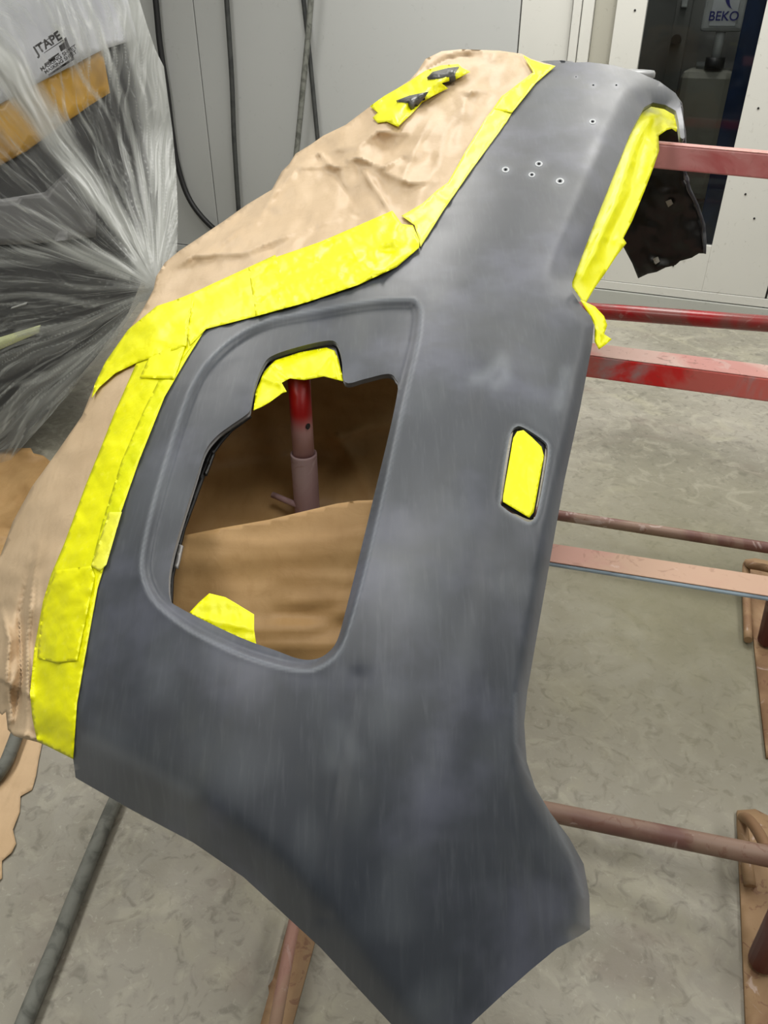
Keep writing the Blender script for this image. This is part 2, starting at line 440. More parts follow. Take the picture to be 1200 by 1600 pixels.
# ---------------------------------------------------------------- the bumper
KY = [-60, 100, 150, 300, 450, 600, 800, 1000, 1200, 1400, 1600, 1720]
KV = [.395, .462, .486, .565, .665, .76, .87, .955, 1.02, 1.06, 1.085, 1.09]
PC = np.polyfit(KY, KV, 5)
CREASE = cat([(60, 1098), (118, 1132), (250, 1205), (380, 1290), (470, 1370), (540, 1450), (650, 1600), (700, 1680)], False, 6)
SHELL = [(868, 102), (885, 98), (920, 97), (960, 102), (995, 112), (1030, 127), (1056, 146), (1063, 160), (1068, 190), (1070, 215), (1067, 217),
         (1063, 215), (1060, 190), (1056, 173), (1040, 164), (1020, 160), (1006, 168), (986, 205), (961, 268), (930, 345), (906, 408), (894, 440), (894, 456),
         (906, 475), (923, 494), (928, 508), (925, 540), (906, 640), (882, 750), (864, 850), (850, 930), (836, 1010), (824, 1080), (819, 1130),
         (823, 1190), (836, 1230), (860, 1270), (890, 1310), (912, 1350), (921, 1400), (922, 1452), (905, 1463), (870, 1482), (830, 1515),
         (790, 1550), (735, 1601), (690, 1650), (645, 1645), (612, 1601), (560, 1545), (500, 1480), (440, 1425), (380, 1370), (300, 1315), (200, 1262),
         (118, 1215), (113, 1175), (118, 1100), (130, 1030), (150, 920), (180, 820), (215, 720), (255, 620), (290, 560), (320, 512),
         (400, 492), (480, 470), (560, 443), (620, 415), (655, 385), (690, 330), (735, 265), (790, 190), (835, 130)]
REC = [(640, 467), (653, 472), (659, 488), (655, 530), (640, 595), (622, 672), (598, 780), (570, 895), (549, 970), (534, 1012), (515, 1034), (490, 1047),
       (465, 1048), (430, 1041), (370, 1021), (300, 987), (252, 952), (231, 925), (221, 890), (225, 850), (240, 785), (262, 710), (283, 645),
       (303, 595), (330, 558), (370, 524), (420, 500), (500, 484), (580, 470)]
OPEN = [(618, 592), (622, 606), (610, 668), (585, 772), (560, 875), (540, 955), (527, 1000), (512, 1020), (492, 1030), (466, 1029), (430, 1016),
        (380, 998), (320, 970), (280, 949), (266, 937), (264, 905), (270, 868), (285, 815), (305, 752), (320, 706), (338, 682), (360, 665),
        (388, 645), (392, 632), (398, 604), (410, 573), (425, 556), (470, 541), (515, 532), (528, 539), (534, 560), (539, 597), (570, 592),
        (598, 585), (612, 585)]
POCK = [(806, 667), (818, 668), (849, 688), (856, 702), (851, 740), (839, 800), (829, 815), (815, 811), (787, 793), (782, 780), (789, 725), (798, 678)]
RIGHT = np.array(SHELL[11:42], float)
RIGHT_A = np.array(SHELL[14:24], float); RIGHT_B = np.array(SHELL[23:42], float)
RECS = resample(cat(REC), 8)
RIDGE1 = cat([(800, 430), (770, 560), (742, 800), (708, 1050), (685, 1250)], False, 5)
RIDGE2 = cat([(560, 1060), (532, 1180), (514, 1300), (508, 1430)], False, 5)
BEND = cat([(985, 140), (965, 190), (930, 262), (890, 365), (872, 400), (890, 460)], False, 5)
def base_depth(X):
    D = 1/np.polyval(PC, X[:, 1])
    xc = np.interp(X[:, 1], [100, 300, 600, 900, 1300, 1700], [930, 830, 660, 560, 520, 540])
    D = D+.075*np.abs((X[:, 0]-xc)/330)**2.2*D
    d, s, _ = pdist(X, CREASE); d = d*np.where(s > 0, 1, -1)
    sp = np.log1p(np.exp(np.clip(d/7, -30, 30)))*7
    D = D+sp*.00062
    return D
def shell_depth(X):
    D = base_depth(X)
    d, _, _ = pdist(X, RIGHT_B); D = D+.022*np.clip(1-d/24, 0, 1)**2
    on = sstep(X[:, 1], 560, 440)
    d, _, _ = pdist(X, RIGHT_A); D = D+.055*np.clip(1-d/44, 0, 1)**1.4*sstep(X[:, 1], 470, 395)
    inR = inside(X, REC); d, _, _ = pdist(X, RECS, True)
    sd = np.where(inR, d, 0)
    D = D+.016*sstep(sd, 0, 15)
    # the surround slopes inwards towards the opening at the upper left
    D = D+.020*np.clip(sd/110, 0, 1)*np.where(inR, 1, 0)
    D = D-.0006*np.exp(-(np.where(inR, 99, d)/7)**2)
    d, _, _ = pdist(X, np.vstack([POCK, POCK[:1]])); D = D+.004*np.exp(-(d/6)**2)
    d, s, _ = pdist(X, RIDGE1); D = D+.010*(1-np.exp(-(np.maximum(0, d*(-s))/55)**2))*sstep(X[:, 1], 420, 560)*sstep(X[:, 1], 1330, 1100)
    d, s, _ = pdist(X, RIDGE2); D = D+.004*np.exp(-(d/16)**2)
    # gentle waist where the panel narrows
    d, _, _ = pdist(X, cat([(610, 420), (740, 455), (900, 430)], False, 4)); D = D+.006*np.exp(-(d/70)**2)
    return D
def wear_glint_fn(X):  # pale mask: real sanding wear and highlights painted along edges
    d, _, _ = pdist(X, RECS, True); w = .34*np.exp(-(d/3.)**2)  # highlight on the recess edge, painted as paler colour
    d, _, _ = pdist(X, resample(cat(POCK), 6), True); w += .6*np.exp(-(d/3.)**2)
    d, _, _ = pdist(X, [(742, 592), (760, 588), (785, 562), (790, 590), (775, 600)]); w += .30*np.exp(-(d/11)**2)
    d, _, _ = pdist(X, [(885, 580), (872, 635)]); w += .26*np.exp(-(d/10)**2)
    d, _, _ = pdist(X, [(805, 1085), (806, 1160), (822, 1205), (858, 1268), (892, 1335), (912, 1400)]); w += .22*np.exp(-(d/3)**2)  # painted highlight line along the lower right bevel
    d, _, _ = pdist(X, [(520, 1190), (530, 1140), (555, 1180)]); w += .14*np.exp(-(d/18)**2)
    d, _, _ = pdist(X, [(140, 1155), (230, 1200), (300, 1240)]); w += .12*np.exp(-(d/12)**2)
    for c in HOLES: w += .5*np.exp(-(np.hypot(X[:, 0]-c[0], (X[:, 1]-c[1])*1.5)/(c[2]*2.0))**2)
    w += .35*np.clip(nz(X, 60, 90, 5), 0, 1)*.4
    return np.clip(w, 0, .85)
def stain_fn(X):
    w = np.zeros(len(X))
    for P, r, a in (([(140, 1070), (165, 1055), (185, 1075)], 5, .35), ([(280, 1050), (320, 1075), (360, 1065)], 7, .3), ([(118, 1120), (130, 1138)], 6, .45),
                    ([(780, 890), (800, 880), (818, 890), (800, 920)], 6, .4), ([(740, 622), (745, 640)], 14, .35), ([(160, 1110), (200, 1135), (260, 1110)], 14, .3)):
        d, _, _ = pdist(X, P); w += a*np.exp(-(d/r)**2)
    return np.clip(w, 0, .8)
HOLES = [(842, 256, 4.5), (831, 273, 4), (875, 283, 5), (790, 265, 4.5), (926, 190, 4), (927, 133, 3), (963, 133, 3), (900, 120, 2)]
def ell(cx, cy, rx, ry, n=12): return [(cx+rx*math.cos(2*math.pi*k/n), cy+ry*math.sin(2*math.pi*k/n)) for k in range(n)]
BC = U(600, 900, 1.1)
bumper = empty('bumper_cover', (BC.x, BC.y, BC.z-.15))
tag(bumper, 'dark grey sanded primer bumper cover with a large rectangular side opening, on a red stand', 'bumper')
shell = sheet('shell', SHELL, shell_depth, PRIMER, bumper, holes=[resample(cat(OPEN), 5), resample(cat(POCK), 4)]+[ell(x, y, r*.55, r*.4) for x, y, r in HOLES],
              step=9, dense=[RECS, RIGHT, CREASE, resample(cat(POCK), 8), RIDGE2]+[np.array([(x-1, y), (x+1, y)]) for x, y, _ in HOLES], dstep=4.5, dw=24, th=.003,
              smooth_outline=False, flange=.012, estep=5, attrs={'wear_glint': wear_glint_fn, 'stain': stain_fn})
# black backing discs give the underside darkness seen through the screw holes, and pale bare rings around them
RINGM = mk_plain('bare_ring', (190, 194, 198), .5)
for x, y, r in HOLES:
    if r > 3.5:
        sheet('hole_rim', ell(x, y, r*1.35, r*1.0, 16), shell_depth, RINGM, bumper, holes=[ell(x, y, r*.8, r*.6, 12)], step=3, th=.0006, lift=.0012)
    sheet('hole_backing', ell(x, y, r*1.0, r*.8, 12), shell_depth, CLEARG, bumper, step=4, th=.001, lift=-.006)
# scalloped bracket in the upper edge of the opening
SCAL = [(391, 640), (396, 604), (409, 573), (424, 555), (470, 540), (516, 531), (530, 538), (536, 560), (541, 598), (505, 586), (470, 590), (445, 592), (425, 618)]
SCAL2 = [(396, 641), (402, 606), (414, 577), (429, 560), (470, 546), (514, 537), (525, 543), (530, 562), (535, 595), (503, 584), (470, 588), (445, 590), (424, 616)]
odep = lambda e: (lambda X: base_depth(X)+.046+e)
sheet('black_rim', SCAL, odep(.022), CLEARG, bumper, step=8, th=.002)
sheet('bracket', SCAL2, odep(.016), GAPL, bumper, step=8, th=.002)
# pocket for the side lamp
sheet('pocket_floor', resample(cat([(806, 671), (818, 672), (847, 690), (852, 703), (836, 800), (827, 811), (787, 790), (785, 780), (801, 680)]), 6), lambda X: base_depth(X)+.02, CLEARG, bumper, step=8, th=.002)
# clips on the inner edge
for P, mt in (([(331, 706), (335, 708), (322, 742), (317, 741)], BLACKP), ([(279, 850), (285, 852), (277, 888), (272, 886)], mk_plain('steel_clip', (150, 148, 146), .5, .3))):
    sheet('clip', P, odep(.012), mt, bumper, step=5, th=.004)
sheet('inner_flange', [(318, 704), (340, 678), (360, 662), (389, 644), (392, 650), (362, 672), (346, 690), (330, 712), (288, 826), (270, 900), (268, 942), (262, 935), (260, 905), (270, 860), (300, 752)],
      odep(.024), CLEARG, bumper, step=6, th=.004)
# far end: inside of the other corner, hanging down
def far_d(X):
    b = (800-X[:, 1])/FPX
    Y = 2.46+.10*sstep(X[:, 0], 1090, 980)-.03*nz(X, 60, 50, 3)+.008*nz(X, 14, 14, 9)
    return Y/(CP+b*SP)
FAR = [(1006, 170), (1030, 164), (1052, 168), (1062, 185), (1068, 215), (1069, 268), (1076, 295), (1089, 322), (1099, 352), (1102, 378), (1101, 396), (1092, 396), (1080, 403), (1062, 408),
       (1056, 414), (1040, 418), (1026, 425), (1012, 428), (997, 435), (988, 412), (973, 384), (960, 350), (965, 300), (985, 240)]
sheet('far_inside', FAR, far_d, BLACKP, bumper, step=6, th=.006)
FARE = [(1056, 150), (1064, 162), (1071, 215), (1072, 266), (1080, 295), (1092, 320), (1102, 350), (1104, 378), (1103, 397), (1099, 396), (1098, 352), (1088, 323), (1075, 297), (1068, 268), (1067, 215), (1058, 168)]
sheet('far_edge', FARE, lambda X: far_d(X)-.012, PRIMER, bumper, step=6, th=.006)
for x, y in ((1045, 318), (1025, 407)):
    sheet('clip', [(x-5, y-3), (x+3, y-6), (x+6, y+1), (x-1, y+6)], lambda X: far_d(X)-.012, mk_plain('grey_clip', (150, 150, 140), .5), bumper, step=6, th=.004)
sheet('far_lip', [(838, 98), (850, 95), (872, 94), (895, 96), (905, 104), (870, 110), (845, 104)], lambda X: 1/np.polyval(PC, X[:, 1])+.06, PRIMER, bumper, step=6, th=.006)

# ---------------------------------------------------------------- masking paper
EDGE = np.array([(113, 1175), (118, 1100), (130, 1030), (150, 920), (180, 820), (215, 720), (255, 620), (290, 560), (320, 512), (400, 492), (480, 470),
                 (560, 443), (620, 415), (655, 385), (690, 330), (735, 265), (790, 190), (835, 130), (868, 102)], float)
FOLDS = [  # polyline, amplitude (m, towards the camera), width px
    ([(430, 300), (462, 262), (520, 258), (560, 246), (600, 262), (640, 238), (668, 236)], .020, 12),
    ([(455, 250), (500, 240), (520, 262), (545, 258)], .014, 8), ([(560, 255), (590, 300), (612, 332)], .012, 7),
    ([(515, 262), (560, 330)], -.010, 12), ([(250, 440), (300, 400), (380, 395), (440, 372), (560, 330)], .014, 12),
    ([(255, 425), (330, 385), (410, 340)], .010, 14), ([(470, 245), (560, 228), (590, 205), (640, 210)], .012, 9),
    ([(590, 265), (640, 285), (700, 282)], .012, 10), ([(560, 230), (640, 160), (700, 120), (770, 95)], .022, 16),
    ([(715, 152), (745, 140), (790, 150)], .008, 6), ([(722, 145), (740, 165), (785, 165)], -.005, 6), ([(640, 125), (700, 92), (760, 84)], -.018, 9),
    ([(690, 160), (650, 230), (620, 300)], .012, 16), ([(760, 110), (700, 200), (668, 300)], .010, 18), ([(480, 250), (430, 300), (400, 350)], .010, 10),
    ([(62, 850), (50, 920), (42, 1000), (44, 1090), (40, 1145)], .016, 6), ([(52, 860), (30, 960), (34, 1060), (20, 1140)], -.018, 7),
    ([(0, 940), (15, 1000), (10, 1060), (4, 1110)], .018, 8), ([(25, 1050), (14, 1080), (18, 1120), (10, 1150)], .014, 5),
    ([(90, 830), (60, 900), (55, 1000)], .008, 12), ([(0, 860), (60, 780), (110, 700)], .007, 20), ([(10, 1140), (60, 1155), (100, 1170)], .012, 6),
    ([(160, 600), (120, 700), (60, 820)], -.006, 22), ([(330, 400), (380, 350), (420, 345)], .010, 8), ([(400, 430), (440, 395), (480, 360)], .008, 10),
]
def paper_core(X):
    D = base_depth(X)
    d, s, _ = pdist(X, EDGE)
    out = np.where(s < 0, d, 0)   # s sign fixed below
    return D, d, s
def paper_depth(X):
    D = base_depth(X)
    d, s, _ = pdist(X, EDGE)
    out = np.where(s < 0, d, 0.0)
    sc = np.interp(X[:, 1], [100, 300, 500, 900, 1200], [.55, .8, 1.0, 1.3, 1.3])
    D = D+.006+.30*sc*(np.clip(out, 0, 400)/260)**1.7
    A = sstep(out, 10, 50)
    far = np.interp(X[:, 1], [100, 300, 450, 600, 900], [2.1, 1.9, 1.5, .6, .6])+.9*sstep(X[:, 1], 820, 960)*sstep(X[:, 0], 80, 40)
    D = np.where(s > 0, shell_depth(X)+.012, D)
    D = D+A*far*(.020*nz(X, 80, 45, 1, -.6)+.010*nz(X, 34, 22, 2, -.5)-.016*crumple(X, 70, 38, 4, -.55)*sstep(X[:, 1], 620, 430)-.006*crumple(X, 40, 90, 6, .2))
    for P, a, w in FOLDS:
        dd, ss, pp = pdist(X, P)
        D = D-a*1.5*far*A*np.exp(-np.abs(dd)/(w*.75))*np.clip(4*pp, .25, 1)*np.clip(4*(1-pp), .25, 1)
    return D
PAP = [(876, 108), (862, 101), (850, 98), (830, 92), (815, 84), (780, 79), (720, 77), (690, 80), (665, 92), (652, 112), (640, 125), (610, 146), (580, 165), (540, 195), (505, 212),
       (485, 226), (462, 240), (452, 256), (440, 268), (425, 296), (410, 305), (385, 320), (350, 345), (310, 372), (280, 392), (258, 410), (244, 432), (240, 452), (225, 480), (195, 525), (160, 575),
       (140, 620), (128, 650), (90, 705), (50, 760), (20, 815), (0, 870), (-40, 900), (-45, 1090), (-8, 1108), (3, 1117), (9, 1112), (12, 1140), (22, 1150), (60, 1160), (118, 1184),
       (130, 1100), (142, 1032), (162, 922), (192, 823), (227, 724), (267, 625), (302, 566), (330, 524), (404, 504), (484, 482), (566, 455), (628, 427), (666, 393), (700, 338), (745, 273), (800, 198), (845, 138)]
paper = sheet('masking_paper', PAP, paper_depth, PAPER, None, step=7, dense=[f[0] for f in FOLDS if abs(f[2]) < 13], dstep=4, dw=18, th=.0006, estep=5)
tag(paper, 'crumpled brown masking paper taped over the left and far side of the bumper', 'masking paper')
# lining seen through the opening
def back_d(X):
    D = 1.60+.0007*(800-X[:, 1])+.00025*(X[:, 0]-450)
    D = D+.03*nz(X, 160, 60, 11)+.05*np.exp(-(pdist(X, [(250, 760), (420, 720), (640, 700)])[0]/50)**2)
    D = D-.030*np.exp(-pdist(X, [(525, 680), (560, 730), (590, 800)])[0]/14)-.02*np.exp(-pdist(X, [(525, 680), (600, 665)])[0]/12)
    return D+.008*nz(X, 30, 16, 12)
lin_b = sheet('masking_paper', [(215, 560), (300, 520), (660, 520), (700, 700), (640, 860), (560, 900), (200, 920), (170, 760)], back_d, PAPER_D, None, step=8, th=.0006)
tag(lin_b, 'brown paper sheet hanging behind the red post, seen through the bumper opening', 'masking paper')
def low_d(X):
    D = 1.30+.00016*(820-X[:, 1])-.0001*(X[:, 0]-400)
    for P, a, w in (([(250, 880), (380, 868), (600, 860)], .010, 20), ([(400, 985), (480, 980), (560, 955)], .016, 14), ([(400, 1010), (560, 1005)], .012, 10), ([(440, 960), (560, 975)], -.014, 12),
                    ([(300, 840), (420, 850), (580, 835)], .006, 9), ([(440, 900), (570, 905)], .005, 8), ([(460, 940), (560, 935)], .006, 8)):
        d, _, _ = pdist(X, P); D = D-.55*a*np.exp(-(d/w)**2)
    return D+.008*nz(X, 150, 70, 14)+.0015*nz(X, 50, 20, 15)
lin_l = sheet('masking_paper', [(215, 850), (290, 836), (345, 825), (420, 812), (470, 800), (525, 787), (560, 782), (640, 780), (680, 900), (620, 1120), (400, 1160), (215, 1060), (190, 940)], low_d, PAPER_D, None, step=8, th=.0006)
tag(lin_l, 'brown paper sheet in the lower half of the bumper opening, hiding the post foot', 'masking paper')

# ---------------------------------------------------------------- masking tape
def tdepth(lift, seed, amp=.0035, crease=()):
    def f(X):
        D = paper_depth(X)
        d, s, _ = pdist(X, EDGE)
        D = np.where(s > 0, shell_depth(X)+.006, D)
        D = D-lift+amp*1.4*nz(X, 26, 9, seed, -.5)+amp*.9*nz(X, 9, 22, seed+2, -.4)-amp*2.2*crumple(X, 46, 20, seed, -.5)
        for P, a, w in crease: D = D-a*np.exp(-pdist(X, P)[0]/w)
        return D
    return f
def tape(pts, label, lift, mat=TAPE, seed=1, amp=.0035, crease=(), depth=None, step=5, th=.0005, group='yellow masking tape strips around the bumper'):
    o = sheet('masking_tape', pts, depth or tdepth(lift, seed, amp, crease), mat, None, step=step, th=th)
    return tag(o, label, 'masking tape', group)
tape([(213, 567), (250, 548), (300, 520), (322, 512), (292, 560), (257, 620), (217, 720), (182, 820), (152, 920), (132, 1030), (120, 1100), (114, 1186), (58, 1158), (50, 1120), (47, 1083), (53, 1017), (67, 940), (80, 897), (100, 850), (133, 760), (160, 693), (178, 647), (196, 606)],
     'wide bright yellow tape strip down the left edge of the bumper', .010, TAPE, 3, .0018, [([(178, 645), (233, 605)], .006, 4), ([(158, 694), (195, 698)], .005, 4), ([(245, 600), (185, 790), (160, 880)], .003, 3)])
tape([(284, 560), (322, 512), (292, 560), (257, 620), (217, 720), (182, 820), (158, 895), (142, 885), (160, 815), (190, 720), (225, 640), (250, 590)],
     'narrow darker yellow tape strip along the upper left bumper edge', .0135, TAPE_DEEP, 5, .002)
tape([(170, 800), (190, 800), (166, 882), (156, 892), (143, 884)], 'short pale greenish tape piece beside the left edge of the bumper', .016, TAPE_PALE, 6, .002)
tape([(86, 892), (142, 884), (148, 900), (120, 1032), (90, 1036), (58, 1028), (66, 950)], 'short tape patch stuck over the lower left strip', .0145, TAPE, 7, .003, [([(84, 915), (140, 888)], .004, 4)])
tape([(150, 612), (143, 622), (148, 600), (165, 565), (200, 515), (245, 478), (300, 460), (303, 470), (295, 500), (291, 540), (268, 548), (215, 566), (180, 583), (155, 605)],
     'yellow tape strip crossing the upper left corner, ending in a point on the paper', .016, TAPE, 9, .003, [([(182, 565), (240, 530), (290, 540)], .006, 4)])
tape([(218, 590), (232, 560), (262, 545), (290, 538), (272, 592)], 'small square yellow patch below the upper left tape corner', .0185, TAPE, 10, .002)
tape([(240, 482), (300, 458), (400, 412), (430, 398), (440, 420), (440, 480), (400, 494), (322, 514), (296, 540), (291, 520), (300, 470)],
     'yellow tape strip along the upper edge left of the middle', .0135, TAPE, 11, .003, [([(300, 520), (380, 470), (430, 465)], .005, 4)])
tape([(388, 418), (430, 402), (500, 378), (560, 352), (613, 329), (628, 350), (645, 352), (655, 375), (655, 387), (620, 417), (560, 445), (480, 472), (400, 494)],
     'yellow tape strip above the middle of the bumper opening, wrinkled at its right end', .0165, TAPE, 13, .005, [([(460, 395), (500, 402), (560, 395), (630, 372)], .010, 4), ([(552, 395), (580, 420), (600, 425)], .008, 4), ([(545, 380), (560, 410), (590, 430)], .008, 5), ([(500, 440), (600, 400)], .006, 4)])
tape([(627, 337), (660, 318), (683, 297), (700, 285), (727, 237), (760, 183), (772, 168), (800, 176), (792, 190), (737, 265), (692, 330), (657, 386), (648, 352)],
     'long yellow tape strip up the left edge of the narrow bumper part', .0135, TAPE_PALE, 15, .003, [([(680, 300), (700, 312)], .010, 4), ([(640, 350), (690, 310)], .006, 4)])
tape([(770, 170), (784, 150), (790, 146), (833, 113), (817, 86), (830, 93), (850, 100), (868, 103), (837, 130), (800, 176)],
     'yellow tape piece at the far top corner beside the paper', .0155, TAPE, 17, .004, [([(820, 95), (840, 115)], .010, 4)])
tape([(578, 166), (600, 150), (635, 130), (665, 110), (690, 102), (716, 100), (722, 106), (735, 112), (712, 124), (690, 130), (700, 138), (676, 150), (660, 160), (645, 176), (622, 198), (604, 190), (590, 192), (582, 184), (590, 176)],
     'crumpled yellow tape patch around the two dark tabs on the paper', .016, TAPE, 19, .010, [([(590, 185), (610, 172), (620, 190)], .014, 5), ([(625, 160), (668, 150)], .012, 6), ([(660, 125), (715, 115)], .012, 6)])
# tape at the right-hand edge and inside the openings
def rt_d(X):
    D = base_depth(X)+.10+.0010*np.clip(X[:, 0]-np.interp(X[:, 1], [160, 205, 270, 345, 410, 450], [1000, 986, 960, 930, 905, 893]), 0, 90)
    for P, a, w in (([(1015, 185), (990, 230), (960, 320), (910, 430)], .020, 6), ([(1000, 205), (1030, 238)], .014, 5), ([(1030, 180), (1050, 190)], .016, 6), ([(985, 250), (1010, 262)], .006, 5),
                    ([(975, 380), (940, 370), (930, 400)], .012, 6), ([(1010, 200), (985, 300), (950, 380)], -.016, 9), ([(985, 290), (950, 350)], .010, 12)):
        D = D-a*np.exp(-pdist(X, P)[0]/w)
    return D+.006*nz(X, 22, 22, 31)
tape([(1006, 166), (1020, 159), (1040, 163), (1052, 170), (1062, 176), (1054, 184), (1060, 190), (1057, 206), (1050, 201), (1042, 203), (1029, 212), (1030, 235), (1021, 262), (1008, 296), (988, 345), (974, 372), (979, 380),
      (962, 402), (945, 428), (928, 452), (914, 476), (893, 446), (900, 418), (928, 345), (958, 268), (985, 203)], 'long loose yellow tape hanging along the right edge of the far bumper part', 0, TAPE, depth=rt_d)
def rt2(X):
    D = base_depth(X)+.05-.012*np.exp(-pdist(X, [(922, 480), (935, 520), (936, 542)])[0]/5)-.01*np.exp(-pdist(X, [(934, 518), (955, 530)])[0]/4)
    return D+.006*nz(X, 15, 20, 33)
tape([(906, 468), (930, 479), (944, 494), (949, 508), (944, 522), (956, 530), (947, 538), (936, 546), (929, 534), (929, 508), (922, 494)], 'small curled yellow tape end hanging over the red beam', 0, TAPE, depth=rt2)
def sc_d(X):
    D = base_depth(X)+.046
    for P, a, w in (([(425, 570), (450, 592)], .012, 6), ([(470, 592), (500, 580), (518, 555)], .012, 6), ([(520, 550), (530, 590)], .010, 5), ([(410, 590), (440, 600)], .012, 5), ([(440, 575), (470, 565)], -.008, 8)):
        D = D-a*np.exp(-pdist(X, P)[0]/w)
    return D+.003*nz(X, 12, 12, 35)
tape([(396, 641), (400, 610), (413, 580), (430, 563), (470, 550), (510, 543), (523, 548), (529, 562), (537, 596), (506, 588), (475, 594), (453, 591), (440, 598), (448, 612), (441, 614), (422, 628), (408, 636)],
     'crumpled yellow tape in the scalloped notch at the top of the opening', 0, TAPE, depth=sc_d, step=4)
tape([(296, 957), (312, 940), (327, 927), (352, 933), (366, 941), (397, 960), (397, 985), (401, 1010), (345, 985)], 'folded yellow tape at the bottom edge of the opening', 0, TAPE,
     depth=lambda X: base_depth(X)+.05-.006*np.exp(-pdist(X, [(300, 962), (400, 985)])[0]/12)+.003*nz(X, 14, 14, 37), step=4)
tape([(808, 674), (818, 672), (832, 684), (846, 698), (850, 712), (834, 800), (827, 809), (786, 784), (786, 776), (802, 684)], 'yellow tape filling the slim lamp pocket at the right', 0, TAPE,
     depth=lambda X: base_depth(X)+.012-.003*np.exp(-pdist(X, [(822, 730), (830, 800)])[0]/5)+.0015*nz(X, 14, 20, 39), step=4)
# dark tabs that poke through the paper
for P, lb in (([(667, 121), (676, 112), (700, 106), (717, 104), (708, 115), (690, 120)], 'dark plastic tab poking through the paper, farther of two'),
              ([(619, 157), (640, 149), (670, 143), (662, 153), (642, 160)], 'dark plastic tab poking through the paper, nearer of two')):
    o = sheet('plastic_tab', P, lambda X: tdepth(.05, 50, 0)(X), mk_plain('tab_plastic', (84, 84, 80), .4, 0, (60, 60, 58), 20), None, step=6, th=.02)
    tag(o, lb, 'tab', 'dark plastic tabs')

# ---------------------------------------------------------------- stand
BD = Vector((math.cos(math.radians(18)), -math.sin(math.radians(18)), 0)); BN = Vector((BD.y, -BD.x, 0))
if BN.y > 0: BN = -BN      # towards the camera
RED = mk_paint('red_paint_worn', (218, 36, 36), (206, 104, 96), .2, .4, 0, 1); RED2 = mk_paint('red_gloss', (150, 26, 30), (128, 70, 66), .15, .25)
PINK = mk_paint('overspray_pink', (214, 182, 172), (206, 146, 138), .45, .5); BROWN = mk_paint('brown_tube', (120, 84, 76), (146, 120, 104), .5, .5)
TAN = mk_paint('tan_rust', (180, 148, 126), (176, 134, 120), .3, .6); RUSTY = mk_paint('rusty_plate', (162, 132, 98), (140, 108, 78), .6, .7)
DKRED = mk_paint('dark_red', (104, 42, 40), (92, 40, 38), .2, .45)
MAUVE = mk_paint('mauve_overspray', (164, 140, 140), (150, 120, 122), .3, .7); BLUEE = mk_plain('pale_blue_edge', (176, 196, 212), .5, 0, (150, 166, 182), 10)
st0 = FP(700, 1100); stand = empty('panel_stand', (st0.x, st0.y, 0))
tag(stand, 'worn red steel trestle stand of beams and tubes carrying the bumper', 'stand')
def beam(name, px, py, D, x0, x1, hgt, dep, mat, top=None, bev=.003, slope=0):
    p = U(px, py, D); ax = (BD+Vector((0, 0, slope))).normalized()
    o = boxm(name, p, ax, BN, UPV, x0, x1, -dep, 0, -hgt, 0, mat, stand, bev)
    if top: boxm(name+'_top', p, ax, BN, UPV, x0, x1, -dep, 0.0005, 0.0003, .0035, top, o, .001).parent = o
    return p
def child_fix():
    pass
# the front-top edge is given for each beam
def beam2(name, pA, pB, hgt, dep, mat, top, ext0=.6, ext1=1.0, label=None):
    ax = (pB-pA).normalized(); n = Vector((ax.y, -ax.x, 0)).normalized()
    if n.y > 0: n = -n
    up = ax.cross(n).normalized()
    if up.z < 0: up = -up
    L = (pB-pA).length
    o = boxm(name, pA, ax, n, up, -ext0, L+ext1, -dep, 0, -hgt, 0, mat, stand, .004)
    if top:
        t = boxm('top_face', pA, ax, n, up, -ext0, L+ext1, -dep+.001, -.001, 0, .0025, top, None, .001)
        t.parent = o
    if label: o['label'] = label
    q = pB+ax*(ext1-.03)
    ends = [q]
    if ext0 > .2: ends.append(pA-ax*(ext0-.03))
    for e in ends:
        c = e-n*dep*.5; boxm('upright', (c.x, c.y, 0), ax, n, UPV, -.025, .025, -.025, .025, 0, c.z-hgt-.001, DKRED, stand, .004)
def onplane(px, py, p0, n):
    d = U(px, py, 1)-Vector((0, 0, CAMZ)); c = Vector((0, 0, CAMZ)); return c+d*((p0-c).dot(n)/d.dot(n))
def edge(pxA, pyA, DA, pxB, pyB):
    """second point on the vertical plane along BD through the first"""
    a = U(pxA, pyA, DA); return a, onplane(pxB, pyB, a, BN)
RED3 = mk_paint('red_dusty', (168, 76, 78), (188, 128, 126), .15, .45)
a, b = edge(1020, 225, 2.16, 1200, 241); beam2('beam', a, b, .062, .055, RED3, PINK, .03, .5)
a, b = edge(922, 556, 2.2, 1200, 592); b.z = b.z; beam2('beam', a, b, .066, .10, RED, PINK, .45, .5)
a, b = edge(858, 879, 1.45, 1200, 933); beam2('beam', a, b, .010, .062, BLUEE, TAN, .5, .4)
def tubep(pxA, pyA, z, pxB, pyB, r, mat, e0=.6, e1=.8):
    D = (CAMZ-z)/(SP-(800-pyA)/FPX*CP); a, b = edge(pxA, pyA, D, pxB, pyB); ax = (b-a).normalized()
    return tube('cross_tube', [a-ax*e0, a, b, b+ax*e1], r, mat, stand, 20)
tubep(920, 485, .55, 1200, 506, .034, RED2, .6)
tubep(871, 805, .15, 1200, 856, .019, BROWN, .4)
tubep(860, 1269, .10, 1200, 1338, .0225, BROWN, .3, .5)
